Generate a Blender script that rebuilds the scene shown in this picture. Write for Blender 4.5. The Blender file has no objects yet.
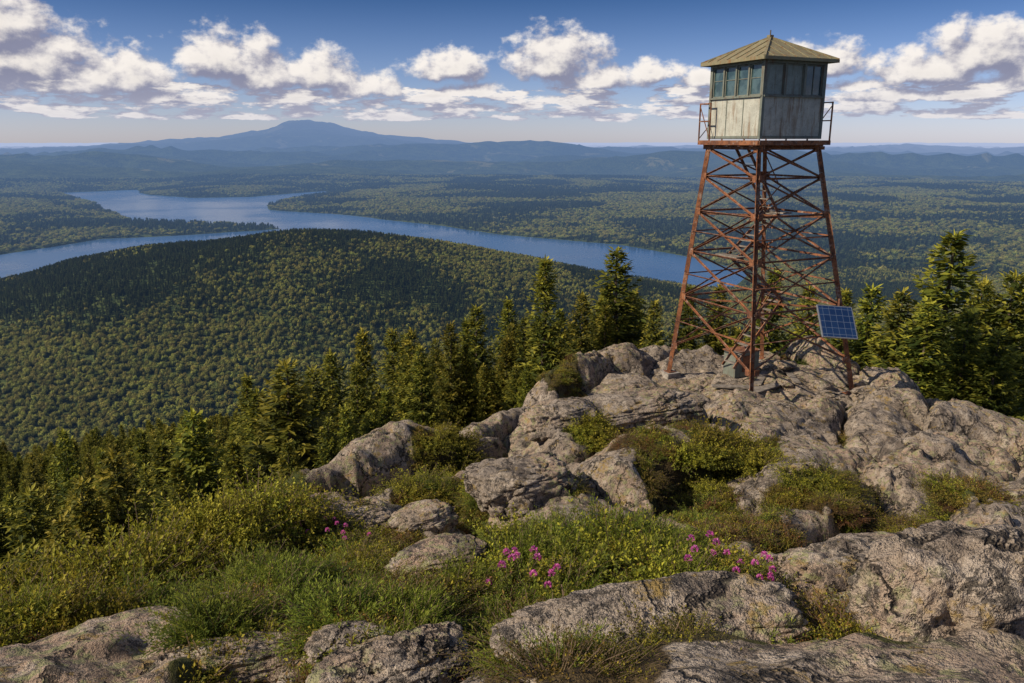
import bpy, bmesh, math, random, time
import numpy as np
from mathutils import Vector, noise as mnoise
t0=time.time()
scene=bpy.context.scene
random.seed(3)
F=800.0; PITCH=math.atan(201.5/F); CP=math.cos(PITCH); SP=math.sin(PITCH)
def ray(u,v):
    a=341.5-v
    x=u-512.0; y=F*CP+a*SP; z=-F*SP+a*CP
    return np.array([x/y,1.0,z/y])
# ------------------------------------------------------------------ noise
def h2(ix,iy,s):
    ix=ix.astype(np.int64)&0xffffffff; iy=iy.astype(np.int64)&0xffffffff
    n=(ix*374761393+iy*668265263+s*1442695041)&0xffffffff
    n=((n^(n>>13))*1274126177)&0xffffffff
    n=(n^(n>>16))&0xffffffff
    n=((n^(n>>15))*2246822519)&0xffffffff
    n=n^(n>>13)
    return (n&0xffffff)/float(0xffffff)
def vn(x,y,s):
    ix=np.floor(x); iy=np.floor(y); fx=x-ix; fy=y-iy
    fx=fx*fx*fx*(fx*(fx*6-15)+10); fy=fy*fy*fy*(fy*(fy*6-15)+10)
    a=h2(ix,iy,s); b=h2(ix+1,iy,s); c=h2(ix,iy+1,s); d=h2(ix+1,iy+1,s)
    return (a*(1-fx)+b*fx)*(1-fy)+(c*(1-fx)+d*fx)*fy
def fbm(x,y,s=0,o=4,g=0.5):
    r=0;a=1;t=0
    for i in range(o):
        r=r+a*(vn(x,y,s+i*17)*2-1); t+=a; a*=g
        x,y=x*1.62+y*1.18+3.1, -x*1.18+y*1.62+7.7
    return r/t*1.5
def voro(x,y,s):
    ix=np.floor(x); iy=np.floor(y)
    f1=np.full(x.shape,9.0); f2=np.full(x.shape,9.0); cid=np.zeros(x.shape); gx=np.zeros(x.shape); gy=np.zeros(x.shape)
    for i in (-1,0,1):
        for j in (-1,0,1):
            px=ix+i+h2(ix+i,iy+j,s)*.9+.05-x; py=iy+j+h2(ix+i,iy+j,s+5)*.9+.05-y
            d=np.sqrt(px*px+py*py); m=d<f1
            f2=np.where(m,f1,np.minimum(f2,d)); f1=np.where(m,d,f1)
            cid=np.where(m,h2(ix+i,iy+j,s+9),cid); gx=np.where(m,-px,gx); gy=np.where(m,-py,gy)
    return f1,f2,cid,gx,gy
def ss(a,b,x):
    t=np.clip((x-a)/(b-a),0,1); return t*t*(3-2*t)
def polysd(x,y,poly):
    d=np.full(x.shape,1e18); ins=np.zeros(x.shape,bool); n=len(poly)
    for i in range(n):
        ax,ay=poly[i]; bx,by=poly[(i+1)%n]
        ex,ey=bx-ax,by-ay; L=ex*ex+ey*ey+1e-12
        t=np.clip(((x-ax)*ex+(y-ay)*ey)/L,0,1)
        dd=(x-ax-t*ex)**2+(y-ay-t*ey)**2
        d=np.minimum(d,dd)
        if ay!=by:
            c=((ay>y)!=(by>y))&(x<(bx-ax)*(y-ay)/(by-ay)+ax)
            ins^=c
    d=np.sqrt(d); return np.where(ins,-d,d)
# ------------------------------------------------------------------ terrain
SUM=[(-8,-8),(-7.4,2),(-7.0,7),(-5.9,10.5),(-4.4,13.5),(-2.8,16.5),(-1.0,19.5),(1.0,23.5),(3.6,27.5),(7,29),(11,28.5),(13.6,25.5),(15,20),(14,12),(11,5),(10,-8)]
LZ=-300.0
lake_px=[(60,193),(135,190),(150,195),(190,198),(250,197),(325,191),(330,193),(285,199),(264,205),(270,210),(330,214),(380,219),(430,225),(500,235),(560,240),(620,245),(700,259),(750,273),(740,292),(700,293),(640,281),(570,273),(530,270),(505,256),(470,247),(420,243),(370,243),(310,239),(285,236),(240,242),(200,248),(110,266),(0,284),(-120,303),(-160,270),(0,255),(100,239),(190,235),(283,229),(270,226),(200,223),(130,220),(115,213),(95,203)]
LAKE=[]
for (u,v) in lake_px:
    r=ray(u,v); yy=LZ/r[2]; LAKE.append((r[0]*yy,yy))
zcx=[-5,0,3,4,5,8,11,15,19,22,25,28]; zcz=[-1.2,-1.7,-2.9,-3.3,-3.85,-5.05,-5.9,-6.65,-7.05,-7.35,-7.25,-7.2]
def Sbase(x,y):
    d=polysd(x,y,SUM); dp=np.maximum(d,0)
    g=.50*(np.sqrt(dp*dp+4)-2)+2.4*ss(.4,6,d)*ss(5,12,y)
    e=dp-32; g=g-.13*(np.sqrt(e*e+200)+e)/2
    z=np.interp(y,zcx,zcz)-ss(-.5,1.4,d)*1.3*ss(7,14,y)-g-.05*np.maximum(np.minimum(x,14)-9,0)**2
    z=z-.09*np.maximum(-x-3.6,0)**2*ss(5,9,y)*(x>-8)-.09*19.36*ss(5,9,y)*(x<=-8)
    z=z+fbm(x/11,y/11,3,3)*.9*ss(3,14,dp)+fbm(x/70,y/70,4,3)*9*ss(25,140,dp)
    return z,d
def Vall(x,y):
    d=polysd(x,y,LAKE)+fbm(x/300,y/300,31,4)*22*ss(1500,3500,y)
    r=np.hypot(x,y)
    h=np.where(d<0,np.maximum(d*.15,-12),3*(1-np.exp(-np.maximum(d,0)/30)))
    dp=np.maximum(d,0)
    cap=2+dp*.035
    hills=(fbm(x/1500,y/1500,7,4)*.5+.40)*60+8
    h=h+np.where(d>0,np.minimum(np.maximum(hills,0),cap),0)*ss(0,200,d)*(.2+.8*ss(2200,4500,r))
    h=h+140*np.exp(-((x+400)/360)**2/2-((y-1200)/300)**2/2)+fbm(x/160,y/160,12,3)*9*np.exp(-((x+400)/500)**2-((y-1150)/450)**2)
    h=h+36*np.exp(-((x-60)/250)**2/2-((y-1350)/130)**2/2)
    far=ss(5600,8500,r)
    rid=(1-np.abs(fbm(x/4600,y/1700,21,5)))**3
    h=h+far*(rid*150-30+fbm(x/2200,y/1600,25,4)*38)*(1-.62*ss(11000,45000,r))
    h=h+ss(5500,8000,r)*(1-ss(9500,12500,r))*np.maximum(fbm(x/2000,y/1100,41,4)+.1,0)*110
    X=x+3750; Y=y-15500
    m=130*np.exp(-((X-140)/560)**4/1.2-(Y/1300)**2/2)+330*np.exp(-(X/1300)**2/2-(Y/1600)**2/2)+205*np.exp(-((X+100)/3100)**2/2-(Y/2200)**2/2)
    m=m*(1+.17*fbm(x/800,y/800,51,5))
    h=h*(1-.7*np.exp(-(X/3500)**2-(Y/3000)**2))+m*.95
    h=h+110*np.exp(-((x+500)/1500)**2/2-((y-11500)/1100)**2/2)*(1+.2*fbm(x/700,y/700,55,4))
    h=h+50*np.exp(-((x-1700)/1900)**2/2-((y-12500)/900)**2/2)
    h=h+80*np.exp(-((x-9500)/2500)**2/2-((y-17500)/1200)**2/2)+60*np.exp(-((x-5400)/1800)**2/2-((y-20500)/1200)**2/2)
    return LZ+h,d
def T(x,y):
    s,d=Sbase(x,y); v,dl=Vall(x,y)
    k=14.0
    a=np.maximum(s,v); b=np.abs(s-v)
    z=a+np.where(s<-150,k*.25*np.maximum(1-b/k,0)**2,0)
    return z,d,dl
TC=(8.05,25.25)
def detail(x,y,d):
    ca,sa=math.cos(.95),math.sin(.95)
    wx=x+.8*fbm(x/2.8,y/2.8,61,5,.5); wy=y+.8*fbm(x/2.8,y/2.8,62,5,.5)
    a=(wx*ca+wy*sa)/4.8; b=(-wx*sa+wy*ca)/2.5
    f1,f2,cid,gx,gy=voro(a,b,70); e=(f2-f1)*2.0
    td=np.hypot(x-TC[0],y-TC[1]); fl=.25+.75*ss(2.2,4.5,td)
    h=(.36*(1-np.exp(-e/.09))+.66*(1-np.exp(-e/.75)))*fl+(cid-.5)*.90*fl+(gy*.85+gx*.5)*(h2(np.floor(cid*99),np.floor(cid*77),3)-.4)*fl
    a2=(wx*ca+wy*sa)/1.9+9; b2=(-wx*sa+wy*ca)/.8
    g1,g2,cid2,_,_=voro(a2+.25*fbm(x*1.3,y*1.3,66,3),b2,80); e2=(g2-g1)*.6
    sel=h2(np.floor(cid*999),np.floor(cid*333),5)>.42
    h=h+np.where(sel,.10*(1-np.exp(-e2/.03))+(cid2-.5)*.18,.06)*fl
    q=fbm(x/1.5,y/1.5,90,4)*.20
    lay=(h+q)/.19; lf=lay-np.floor(lay); h=(h+q)*.7+.3*.19*(np.floor(lay)+ss(.3,.9,lf))
    h=h+fbm(x/.5,y/.5,95,4,.6)*.055+fbm(x/.2,y/.2,96,2)*.016
    h=h-.08*np.abs(fbm(x/.8+3,y/.5,97,3))
    return (h-.80),e
x0,x1,y0,y1,st=-14.0,20.0,-3.0,36.0,.055
nx=int((x1-x0)/st)+1; ny=int((y1-y0)/st)+1
gx_,gy_=np.meshgrid(np.linspace(x0,x1,nx),np.linspace(y0,y1,ny))
sb,sd=Sbase(gx_,gy_)
dt,ed=detail(gx_,gy_,sd)
rockm=1-ss(1.6,4.0,sd)
edge=np.minimum(np.minimum(gx_-x0,x1-gx_),np.minimum(gy_-y0,y1-gy_)); em=ss(0,1.2,edge)
H=sb+(dt*rockm+(1-rockm)*fbm(gx_/1.5,gy_/1.5,99,3)*.12)*em
def G1(x,y):
    fx=min(max((x-x0)/(x1-x0)*(nx-1),0),nx-1.001); fy=min(max((y-y0)/(y1-y0)*(ny-1),0),ny-1.001)
    i=int(fx); j=int(fy); a=fx-i; b=fy-j
    return (H[j,i]*(1-a)+H[j,i+1]*a)*(1-b)+(H[j+1,i]*(1-a)+H[j+1,i+1]*a)*b
def G(x,y):
    if x0<x<x1 and y0<y<y1: return G1(x,y)
    return float(T(np.array([x]),np.array([y]))[0][0])
def hit(u,v,ymin=3.0):
    r=ray(u,v); y=ymin
    while y<70:
        if r[2]*y<G(r[0]*y,y): return (r[0]*y,y,G(r[0]*y,y))
        y+=.05
    return (r[0]*y,y,G(r[0]*y,y))
# ------------------------------------------------------------------ mesh builder
class MB:
    def __init__(s): s.V=[];s.L=[];s.S=[];s.M=[];s.A=[];s.n=0;s.l=0
    def add(s,V,Fc,mat=0,a=0.0):
        V=np.asarray(V,float).reshape(-1,3); Fc=np.asarray(Fc,int)
        s.V.append(V); s.L.append((Fc+s.n).ravel()); k=Fc.shape[1]
        s.S.append(s.l+np.arange(len(Fc))*k); s.l+=Fc.size
        s.M.append(np.full(len(Fc),mat)); s.A.append(np.broadcast_to(np.asarray(a,float),(len(V),)).copy()); s.n+=len(V)
    def mesh(s,name,mats,smooth=False,attr='t'):
        m=bpy.data.meshes.new(name); V=np.concatenate(s.V);L=np.concatenate(s.L);S=np.concatenate(s.S)
        m.vertices.add(len(V)); m.vertices.foreach_set('co',V.ravel())
        m.loops.add(len(L)); m.loops.foreach_set('vertex_index',L.astype(np.int32))
        m.polygons.add(len(S)); m.polygons.foreach_set('loop_start',S.astype(np.int32))
        for q in mats: m.materials.append(q)
        m.polygons.foreach_set('material_index',np.concatenate(s.M).astype(np.int32))
        m.polygons.foreach_set('use_smooth',np.full(len(S),smooth))
        m.update(calc_edges=True)
        at=m.attributes.new(attr,'FLOAT','POINT'); at.data.foreach_set('value',np.concatenate(s.A))
        return m
    def box(s,c,sx,sy,sz,mat=0,R=None,a=0.0):
        v=np.array([[i,j,k] for k in(-.5,.5) for j in(-.5,.5) for i in(-.5,.5)])*[sx,sy,sz]
        if R is not None: v=v@np.array(R).T
        s.add(v+np.array(c),[[0,2,3,1],[4,5,7,6],[0,1,5,4],[2,6,7,3],[0,4,6,2],[1,3,7,5]],mat,a)
    def beam(s,p,q,w,h,mat=0,up=(0,0,1),off=(0,0)):
        p=np.array(p,float);q=np.array(q,float);d=q-p;L=np.linalg.norm(d);d/=L
        u=np.array(up,float); r=np.cross(d,u)
        if np.linalg.norm(r)<1e-3: r=np.cross(d,[1,0,0])
        r/=np.linalg.norm(r);u=np.cross(r,d)
        R=np.stack([r,d,u],1)
        s.box((p+q)/2+r*off[0]+u*off[1],w,L,h,mat,R)
    def angle(s,p,q,w,mat=0,up=(0,0,1),t=.018):
        s.beam(p,q,w,t,mat,up,(0,-w/2)); s.beam(p,q,t,w-.004,mat,up,(-w/2+t/2+.002,.0+t/2))
    def tube(s,pts,rad,n=6,mat=0):
        pts=np.array(pts,float); V=[]
        for i,p in enumerate(pts):
            d=pts[min(i+1,len(pts)-1)]-pts[max(i-1,0)]; d/=np.linalg.norm(d)
            a=np.cross(d,[0.3,1,.1]);a/=np.linalg.norm(a);b=np.cross(d,a)
            for k in range(n):
                t=2*math.pi*k/n; V.append(p+(a*math.cos(t)+b*math.sin(t))*rad[i])
        Fc=[[i*n+k,i*n+(k+1)%n,(i+1)*n+(k+1)%n,(i+1)*n+k] for i in range(len(pts)-1) for k in range(n)]
        s.add(V,Fc,mat)
def obj(name,mesh,loc=(0,0,0),parent=None,rot=(0,0,0),sc=(1,1,1)):
    o=bpy.data.objects.new(name,mesh); scene.collection.objects.link(o); o.location=loc; o.rotation_euler=rot
    o.scale=sc if hasattr(sc,'__len__') else (sc,)*3
    if parent: o.parent=parent
    return o
# ------------------------------------------------------------------ node helper
class NT:
    def __init__(s,tree): s.t=tree
    def n(s,typ,ins=None,**kw):
        nd=s.t.nodes.new(typ)
        for k,v in kw.items(): setattr(nd,k,v)
        if ins:
            for k,v in ins.items():
                sk=nd.inputs[k]
                if isinstance(v,bpy.types.NodeSocket): s.t.links.new(v,sk)
                else: sk.default_value=v
        return nd
    def m(s,op,a,b=0.0,c=0.0,clamp=False):
        nd=s.n('ShaderNodeMath',operation=op); nd.use_clamp=clamp
        for i,v in enumerate((a,b,c)):
            if isinstance(v,bpy.types.NodeSocket): s.t.links.new(v,nd.inputs[i])
            else: nd.inputs[i].default_value=v
        return nd.outputs[0]
    def vm(s,op,a,b=(0,0,0),out=0):
        nd=s.n('ShaderNodeVectorMath',operation=op)
        for i,v in enumerate((a,b)):
            if isinstance(v,bpy.types.NodeSocket): s.t.links.new(v,nd.inputs[i])
            else: nd.inputs[i].default_value=v
        return nd.outputs[out]
    def mr(s,v,a,b,c=0.0,d=1.0,smooth=True):
        nd=s.n('ShaderNodeMapRange',{0:v,1:a,2:b,3:c,4:d}); nd.interpolation_type='SMOOTHSTEP' if smooth else 'LINEAR'
        return nd.outputs[0]
    def mix(s,f,a,b,bt='MIX'):
        nd=s.n('ShaderNodeMix',data_type='RGBA',blend_type=bt)
        for k,v in ((0,f),(6,a),(7,b)):
            if isinstance(v,bpy.types.NodeSocket): s.t.links.new(v,nd.inputs[k])
            else:
                if k>0 and len(v)==3: v=(*v,1)
                nd.inputs[k].default_value=v
        return nd.outputs[2]
    def noise(s,vec,sc,det=5,rough=.55,dist=0.0):
        return s.n('ShaderNodeTexNoise',{'Vector':vec,'Scale':sc,'Detail':det,'Roughness':rough,'Distortion':dist}).outputs[0]
def mat(name):
    m=bpy.data.materials.new(name); m.use_nodes=True; m.node_tree.nodes.clear(); m.cycles.emission_sampling='NONE'; return m,NT(m.node_tree)
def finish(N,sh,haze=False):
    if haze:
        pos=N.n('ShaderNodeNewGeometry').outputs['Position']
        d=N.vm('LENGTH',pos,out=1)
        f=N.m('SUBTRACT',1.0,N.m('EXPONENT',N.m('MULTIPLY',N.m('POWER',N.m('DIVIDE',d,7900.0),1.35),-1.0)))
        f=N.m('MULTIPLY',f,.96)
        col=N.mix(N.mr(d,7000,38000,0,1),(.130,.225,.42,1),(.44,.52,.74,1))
        e=N.n('ShaderNodeEmission',{0:col,1:1.0}).outputs[0]  # distance haze painted into the material as glow, by range from the origin
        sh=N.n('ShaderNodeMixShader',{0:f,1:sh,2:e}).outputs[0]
    N.n('ShaderNodeOutputMaterial',{0:sh})
def bsdf(N,col,rough=.8,spec=.3,normal=None,**kw):
    i={'Base Color':col,'Roughness':rough,'Specular IOR Level':spec}
    if normal is not None: i['Normal']=normal
    i.update(kw)
    return N.n('ShaderNodeBsdfPrincipled',i).outputs[0]
def bump(N,h,st=.5,dist=.05,normal=None):
    i={'Height':h,'Strength':st,'Distance':dist}
    if normal is not None: i['Normal']=normal
    return N.n('ShaderNodeBump',i).outputs[0]
def C(r,g,b): return (r,g,b,1)
def rockmat(name,veg):
    m,N=mat(name)
    p=N.n('ShaderNodeNewGeometry').outputs['Position']
    big=N.noise(p,.45,3,.6); mid=N.noise(p,3.2,6,.7,.3); fine=N.noise(p,22,4,.72); gr=N.noise(p,95,2,.6)
    c=N.mix(N.mr(big,.40,.60),C(.35,.285,.225),C(.44,.31,.22))
    c=N.mix(N.mr(mid,.47,.62,0,.8),c,C(.54,.455,.37))
    st=N.noise(N.vm('MULTIPLY',p,(1,1,.35)),1.3,7,.72,.8)
    c=N.mix(N.mr(st,.52,.60,0,.8),c,C(.11,.085,.07))
    dk=N.noise(p,6.5,7,.8,.2)
    c=N.mix(N.mr(dk,.52,.565,0,.85),c,C(.045,.039,.034))
    c=N.mix(N.mr(fine,.54,.61,0,.7),c,C(.065,.055,.048))
    c=N.mix(N.mr(gr,.57,.66,0,.55),c,C(.06,.052,.05))
    c=N.mix(N.mr(gr,.32,.43,.35,0),c,C(.60,.53,.45))
    wn=N.n('ShaderNodeTexNoise',{'Vector':p,'Scale':1.1,'Detail':6.0,'Roughness':.65}).outputs[1]
    li=N.noise(p,8.0,6,.72)
    c=N.mix(N.m('MULTIPLY',N.mr(li,.52,.59),N.mr(big,.44,.54,0,.8)),c,C(.33,.33,.155))
    oc=N.noise(p,3.4,6,.75)
    c=N.mix(N.mr(oc,.56,.63,0,.7),c,C(.35,.235,.065))
    wp=N.vm('ADD',p,N.vm('MULTIPLY',wn,(1.5,1.5,1.5)))
    ck=N.n('ShaderNodeTexVoronoi',{'Vector':N.vm('MULTIPLY',wp,(.85,.45,.8)),'Scale':1.0},feature='DISTANCE_TO_EDGE').outputs[0]
    crk=N.m('MULTIPLY',N.mr(ck,.003,.020,1,0),N.mr(st,.42,.48))
    c=N.mix(N.m('MULTIPLY',crk,.85),c,C(.022,.018,.016))
    h=N.m('ADD',N.m('MULTIPLY',mid,.9),N.m('ADD',N.m('MULTIPLY',fine,.45),N.m('MULTIPLY',gr,.10)))
    h=N.m('SUBTRACT',h,N.m('MULTIPLY',crk,.35))
    if veg:
        at=N.n('ShaderNodeAttribute',attribute_name='t').outputs['Fac']
        vf=N.mr(N.m('ADD',at,N.m('MULTIPLY',N.m('SUBTRACT',mid,.5),1.0)),.42,.6)
        s=N.mix(N.mr(fine,.4,.6),C(.045,.030,.016),C(.11,.075,.03))
        s=N.mix(N.mr(big,.4,.6),s,N.mix(N.mr(gr,.4,.6),C(.045,.06,.015),C(.11,.12,.03)))
        c=N.mix(vf,c,s)
    nm=bump(N,h,1.0,.13)
    finish(N,bsdf(N,c,.88,.25,nm)); return m
M_rock=rockmat('granite_ground',True); M_boul=rockmat('granite_boulder',False)
def forestmat():
    m,N=mat('forest_terrain')
    p=N.n('ShaderNodeNewGeometry').outputs['Position']
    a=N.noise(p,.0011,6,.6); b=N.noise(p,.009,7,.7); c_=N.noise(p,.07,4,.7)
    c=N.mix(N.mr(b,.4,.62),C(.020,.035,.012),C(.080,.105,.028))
    c=N.mix(N.mr(a,.42,.6,0,.7),c,C(.022,.042,.018))  # broad dark patches in the forest colour stand in for cloud shadows
    c=N.mix(N.mr(c_,.45,.6,0,.6),c,C(.12,.135,.035))
    c=N.mix(N.m('MULTIPLY',N.mr(N.noise(p,.0021,6,.65,.5),.60,.64),.7),c,C(.24,.22,.09))
    nm=bump(N,N.m('ADD',b,N.m('MULTIPLY',c_,.35)),1.0,22.0)
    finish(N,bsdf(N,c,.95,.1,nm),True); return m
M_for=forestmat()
def leafmat(name,dark,lite,tipc,haze=False,var=.5,trans=.3,scale=1.0):
    m,N=mat(name)
    at=N.n('ShaderNodeAttribute',attribute_name='t').outputs['Fac']
    rnd=N.n('ShaderNodeObjectInfo').outputs['Random']
    p=N.n('ShaderNodeNewGeometry').outputs['Position']
    nz=N.noise(p,scale,2,.6)
    c=N.mix(N.mr(nz,.35,.65),dark,lite)
    c=N.mix(N.mr(at,.35,1.0),c,tipc)
    hs=N.n('ShaderNodeHueSaturation',{'Hue':N.m('ADD',.5-.03*var,N.m('MULTIPLY',rnd,.06*var)),'Saturation':1.0,'Value':N.m('ADD',1-.45*var,N.m('MULTIPLY',N.m('FRACT',N.m('MULTIPLY',rnd,17.3)),.9*var)),'Color':c}).outputs[0]
    d=bsdf(N,hs,.6,.2)
    tr=N.n('ShaderNodeBsdfTranslucent',{0:N.mix(.5,hs,tipc)}).outputs[0]
    finish(N,N.n('ShaderNodeMixShader',{0:trans,1:d,2:tr}).outputs[0],haze); return m
M_spr=leafmat('spruce_needles',C(.038,.054,.013),C(.10,.12,.020),C(.36,.32,.042),False,.7,.33,.6)
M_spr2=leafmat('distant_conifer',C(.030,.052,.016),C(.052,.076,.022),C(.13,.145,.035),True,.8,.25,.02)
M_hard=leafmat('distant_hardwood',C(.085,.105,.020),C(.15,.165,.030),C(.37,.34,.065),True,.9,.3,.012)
M_leaf=leafmat('shrub_leaf',C(.070,.090,.013),C(.16,.165,.019),C(.44,.38,.042),False,.7,.38,1.2)
M_need=leafmat('green_sprig',C(.055,.095,.015),C(.13,.175,.022),C(.34,.37,.05),False,.5,.38,1.5)
M_heath=leafmat('heath_leaf',C(.07,.070,.014),C(.16,.14,.020),C(.38,.27,.05),False,.9,.33,1.5)
M_brown=leafmat('dry_heath',C(.07,.042,.018),C(.15,.08,.028),C(.28,.14,.05),False,.8,.3,1.5)
def simple(name,col,rough=.8,spec=.3,sc=8,amt=.35,metal=0.0,haze=False):
    m,N=mat(name); p=N.n('ShaderNodeTexCoord').outputs['Object']
    n=N.noise(p,sc,5,.65); d=tuple(x*(1-amt) for x in col[:3])+(1,); l=tuple(min(1,x*(1+amt)) for x in col[:3])+(1,)
    c=N.mix(N.mr(n,.35,.65),d,l)
    finish(N,bsdf(N,c,rough,spec,bump(N,n,.3,.02),Metallic=metal),haze); return m
M_bark=simple('bark',C(.12,.09,.065)); M_stem=simple('stem',C(.12,.08,.05))
M_pink=leafmat('pink_petal',C(.55,.07,.34),C(.68,.12,.45),C(.80,.28,.62),False,.3,.3,5)
# ------------------------------------------------------------------ summit mesh
patches=[(590,432,34,14),(640,438,30,7),(725,462,50,24),(815,500,50,13),(690,512,55,16),(740,525,50,10),(945,508,62,16),(600,575,105,42),(720,612,95,36),(450,520,62,18),(445,470,34,14),(530,492,45,8),(300,600,60,30),(200,560,110,60),(60,620,120,70),(375,605,50,24),(480,605,50,32),(860,528,45,8),(560,372,22,5),(680,665,100,10),(860,640,40,18),(350,565,60,20),(570,635,90,16)]
veg=ss(1.4,2.6,sd+fbm(gx_/2,gy_/2,111,3)*.8)
pw=[]
for (u,v,ru,rv) in patches:
    c=hit(u,v); a=hit(u,v-rv); b=hit(u,min(v+rv,690)); dep=c[1]*CP-c[2]*SP
    rx=ru/F*dep; ry=max(.25,min(2.0,abs(a[1]-b[1])/2)); pw.append((c[0],c[1],rx,ry))
    q=np.sqrt(((gx_-c[0])/rx)**2+((gy_-c[1])/ry)**2)+fbm(gx_/.8,gy_/.8,113,3)*.3
    veg=np.maximum(veg,1-ss(.8,1.2,q))
# thick shrub belt on the left shoulder
lb_=[(0,-4.6),(6,-4.2),(7.5,-3.7),(9,-3.35),(11,-3.5),(13,-3.9),(14.5,-4.6),(40,-4.6)]
bel=np.interp(gy_,[a for a,b in lb_],[b for a,b in lb_])+fbm(gx_/1.3,gy_/1.3,131,3)*.5
veg=np.maximum(veg,(1-ss(-.3,.3,gx_-bel))*(gy_<16))
veg=np.maximum(veg,np.exp(-ed/.14)*ss(-.1,.5,fbm(gx_/3,gy_/3,115,2)+.2)*.8)
mb=MB(); idx=np.arange(nx*ny).reshape(ny,nx)
mb.add(np.stack([gx_.ravel(),gy_.ravel(),H.ravel()],1),np.stack([idx[:-1,:-1],idx[:-1,1:],idx[1:,1:],idx[1:,:-1]],-1).reshape(-1,4),0,veg.ravel())
obj('granite_summit_ground',mb.mesh('granite_summit_ground',[M_rock],True))
def vegat(x,y):
    i=int((x-x0)/(x1-x0)*(nx-1)); j=int((y-y0)/(y1-y0)*(ny-1))
    return veg[j,i] if 0<=i<nx and 0<=j<ny else 1.0
# ------------------------------------------------------------------ big terrain sheet
az=np.radians(np.concatenate([np.arange(-43,43,.135),np.arange(43,316.9,3.0)]))
rr=np.concatenate([[.3],np.geomspace(2,80000,820)])
A,R_=np.meshgrid(az,rr); TX=R_*np.sin(A); TY=R_*np.cos(A)
TZ,_,_=T(TX,TY)
inner=np.minimum(np.minimum(TX-x0,x1-TX),np.minimum(TY-y0,y1-TY))
TZ=TZ-1.6*ss(.3,2.5,inner)
idx=np.arange(A.size).reshape(A.shape); nxt=np.roll(idx,-1,1)
mb=MB(); mb.add(np.stack([TX.ravel(),TY.ravel(),TZ.ravel()],1),np.stack([idx[:-1],idx[1:],nxt[1:],nxt[:-1]],-1).reshape(-1,4))
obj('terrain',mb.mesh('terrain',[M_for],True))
m,N=mat('lake_water'); p=N.n('ShaderNodeNewGeometry').outputs['Position']
w=N.noise(N.vm('MULTIPLY',p,(1,.35,1)),.02,5,.65); w2=N.noise(p,.0016,4,.6)
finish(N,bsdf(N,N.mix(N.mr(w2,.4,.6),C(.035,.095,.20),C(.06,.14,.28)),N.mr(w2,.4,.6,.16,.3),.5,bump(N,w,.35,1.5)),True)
mb=MB(); mb.add([[-6000,900,LZ],[3500,900,LZ],[3500,6500,LZ],[-6000,6500,LZ]],[[0,1,2,3]])
obj('lake',mb.mesh('lake',[m]))
print('terrain',time.time()-t0)
# ------------------------------------------------------------------ plants
def quads(P,D,Nn,l,w,drop=None):
    S=np.cross(D,Nn); S/=np.linalg.norm(S,axis=1,keepdims=True)+1e-9
    U=np.cross(S,D)
    l=np.broadcast_to(l,(len(P),))[:,None]; w=np.broadcast_to(w,(len(P),))[:,None]
    V=np.stack([P,P+D*l*.5+S*w+U*w*.35,P+D*l,P+D*l*.5-S*w+U*w*.35],1).reshape(-1,3)
    return V,np.arange(len(P)*4).reshape(-1,4)
def spruce(seed,Hh=7.0,R=1.45,step=.2,dens=13,ls=1.0,mats=None,name='spruce_tree',ws=1.0):
    rg=np.random.RandomState(seed); mb=MB()
    zs=np.linspace(-.8,Hh*.97,9); mb.tube([[.03*math.sin(z*1.3+seed),.03*math.cos(z),z] for z in zs],[.13*(1-max(z,0)/Hh)+.012 for z in zs],6,1)
    P=[];D=[];Nn=[];L=[];W=[];At=[];z=.35
    while z<Hh*.985:
        f=z/Hh
        rad=R*(1-f)**.95*min(1,.55+f*4)*rg.uniform(.7,1.15)+.06
        nb=rg.randint(6,10) if f<.9 else 5
        a0=rg.rand()*6.28
        for b in range(nb):
            if rg.rand()<.10: continue
            an=a0+6.283*b/nb+rg.normal(0,.25); Lb=rad*rg.uniform(.5,1.25)
            d=np.array([math.cos(an),math.sin(an),0]); pr=np.array([-d[1],d[0],0])
            e0=-.28+.95*f+rg.normal(0,.08)
            n=max(3,int(Lb*dens))
            zz=z+rg.normal(0,.05)
            for t in np.linspace(.12,1,n):
                base=d*Lb*t; base=base+np.array([0,0,zz+Lb*(e0*t+.22*t*t)])
                tl=(.46*(1-.55*t)*min(1,.45+Lb*.5)+.07)*ls
                for sgn in (-1,1):
                    a=rg.uniform(.55,1.15)*sgn
                    dd=d*math.cos(a)+pr*math.sin(a)+np.array([0,0,rg.normal(-.08,.22)]); dd/=np.linalg.norm(dd)
                    P.append(base);D.append(dd);Nn.append([rg.normal(0,.35),rg.normal(0,.35),1]);L.append(tl*rg.uniform(.7,1.2));W.append(.05*ls*ws*rg.uniform(.7,1.3));At.append(.10+.80*t*rg.uniform(.5,1.0))
                if rg.rand()<.4:
                    dd=d*.4+pr*rg.normal(0,.4)+np.array([0,0,rg.uniform(-.9,.7)]); dd/=np.linalg.norm(dd)
                    P.append(base);D.append(dd);Nn.append([rg.normal(0,1),rg.normal(0,1),.3]);L.append(tl*.6);W.append(.05*ls*ws);At.append(.2+.5*t)
            dd=d+np.array([0,0,e0*.7+.35]); dd/=np.linalg.norm(dd)
            P.append(base);D.append(dd);Nn.append([0,0,1]);L.append(.22*ls);W.append(.05*ls*ws);At.append(1.0)
        z+=step*rg.uniform(.7,1.25)*(1.15-.45*f)
    for k in range(5):
        P.append([0,0,Hh*.95+.05*k]);D.append([rg.normal(0,.1),rg.normal(0,.1),1]);Nn.append([rg.normal(),rg.normal(),0]);L.append(.3);W.append(.035);At.append(1.)
    D=np.array(D,float);D/=np.linalg.norm(D,axis=1,keepdims=True)
    V,Q=quads(np.array(P,float),D,np.array(Nn,float),np.array(L),np.array(W))
    mb.add(V,Q,0,np.repeat(At,4))
    return mb.mesh(name,mats or [M_spr,M_bark])
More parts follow.
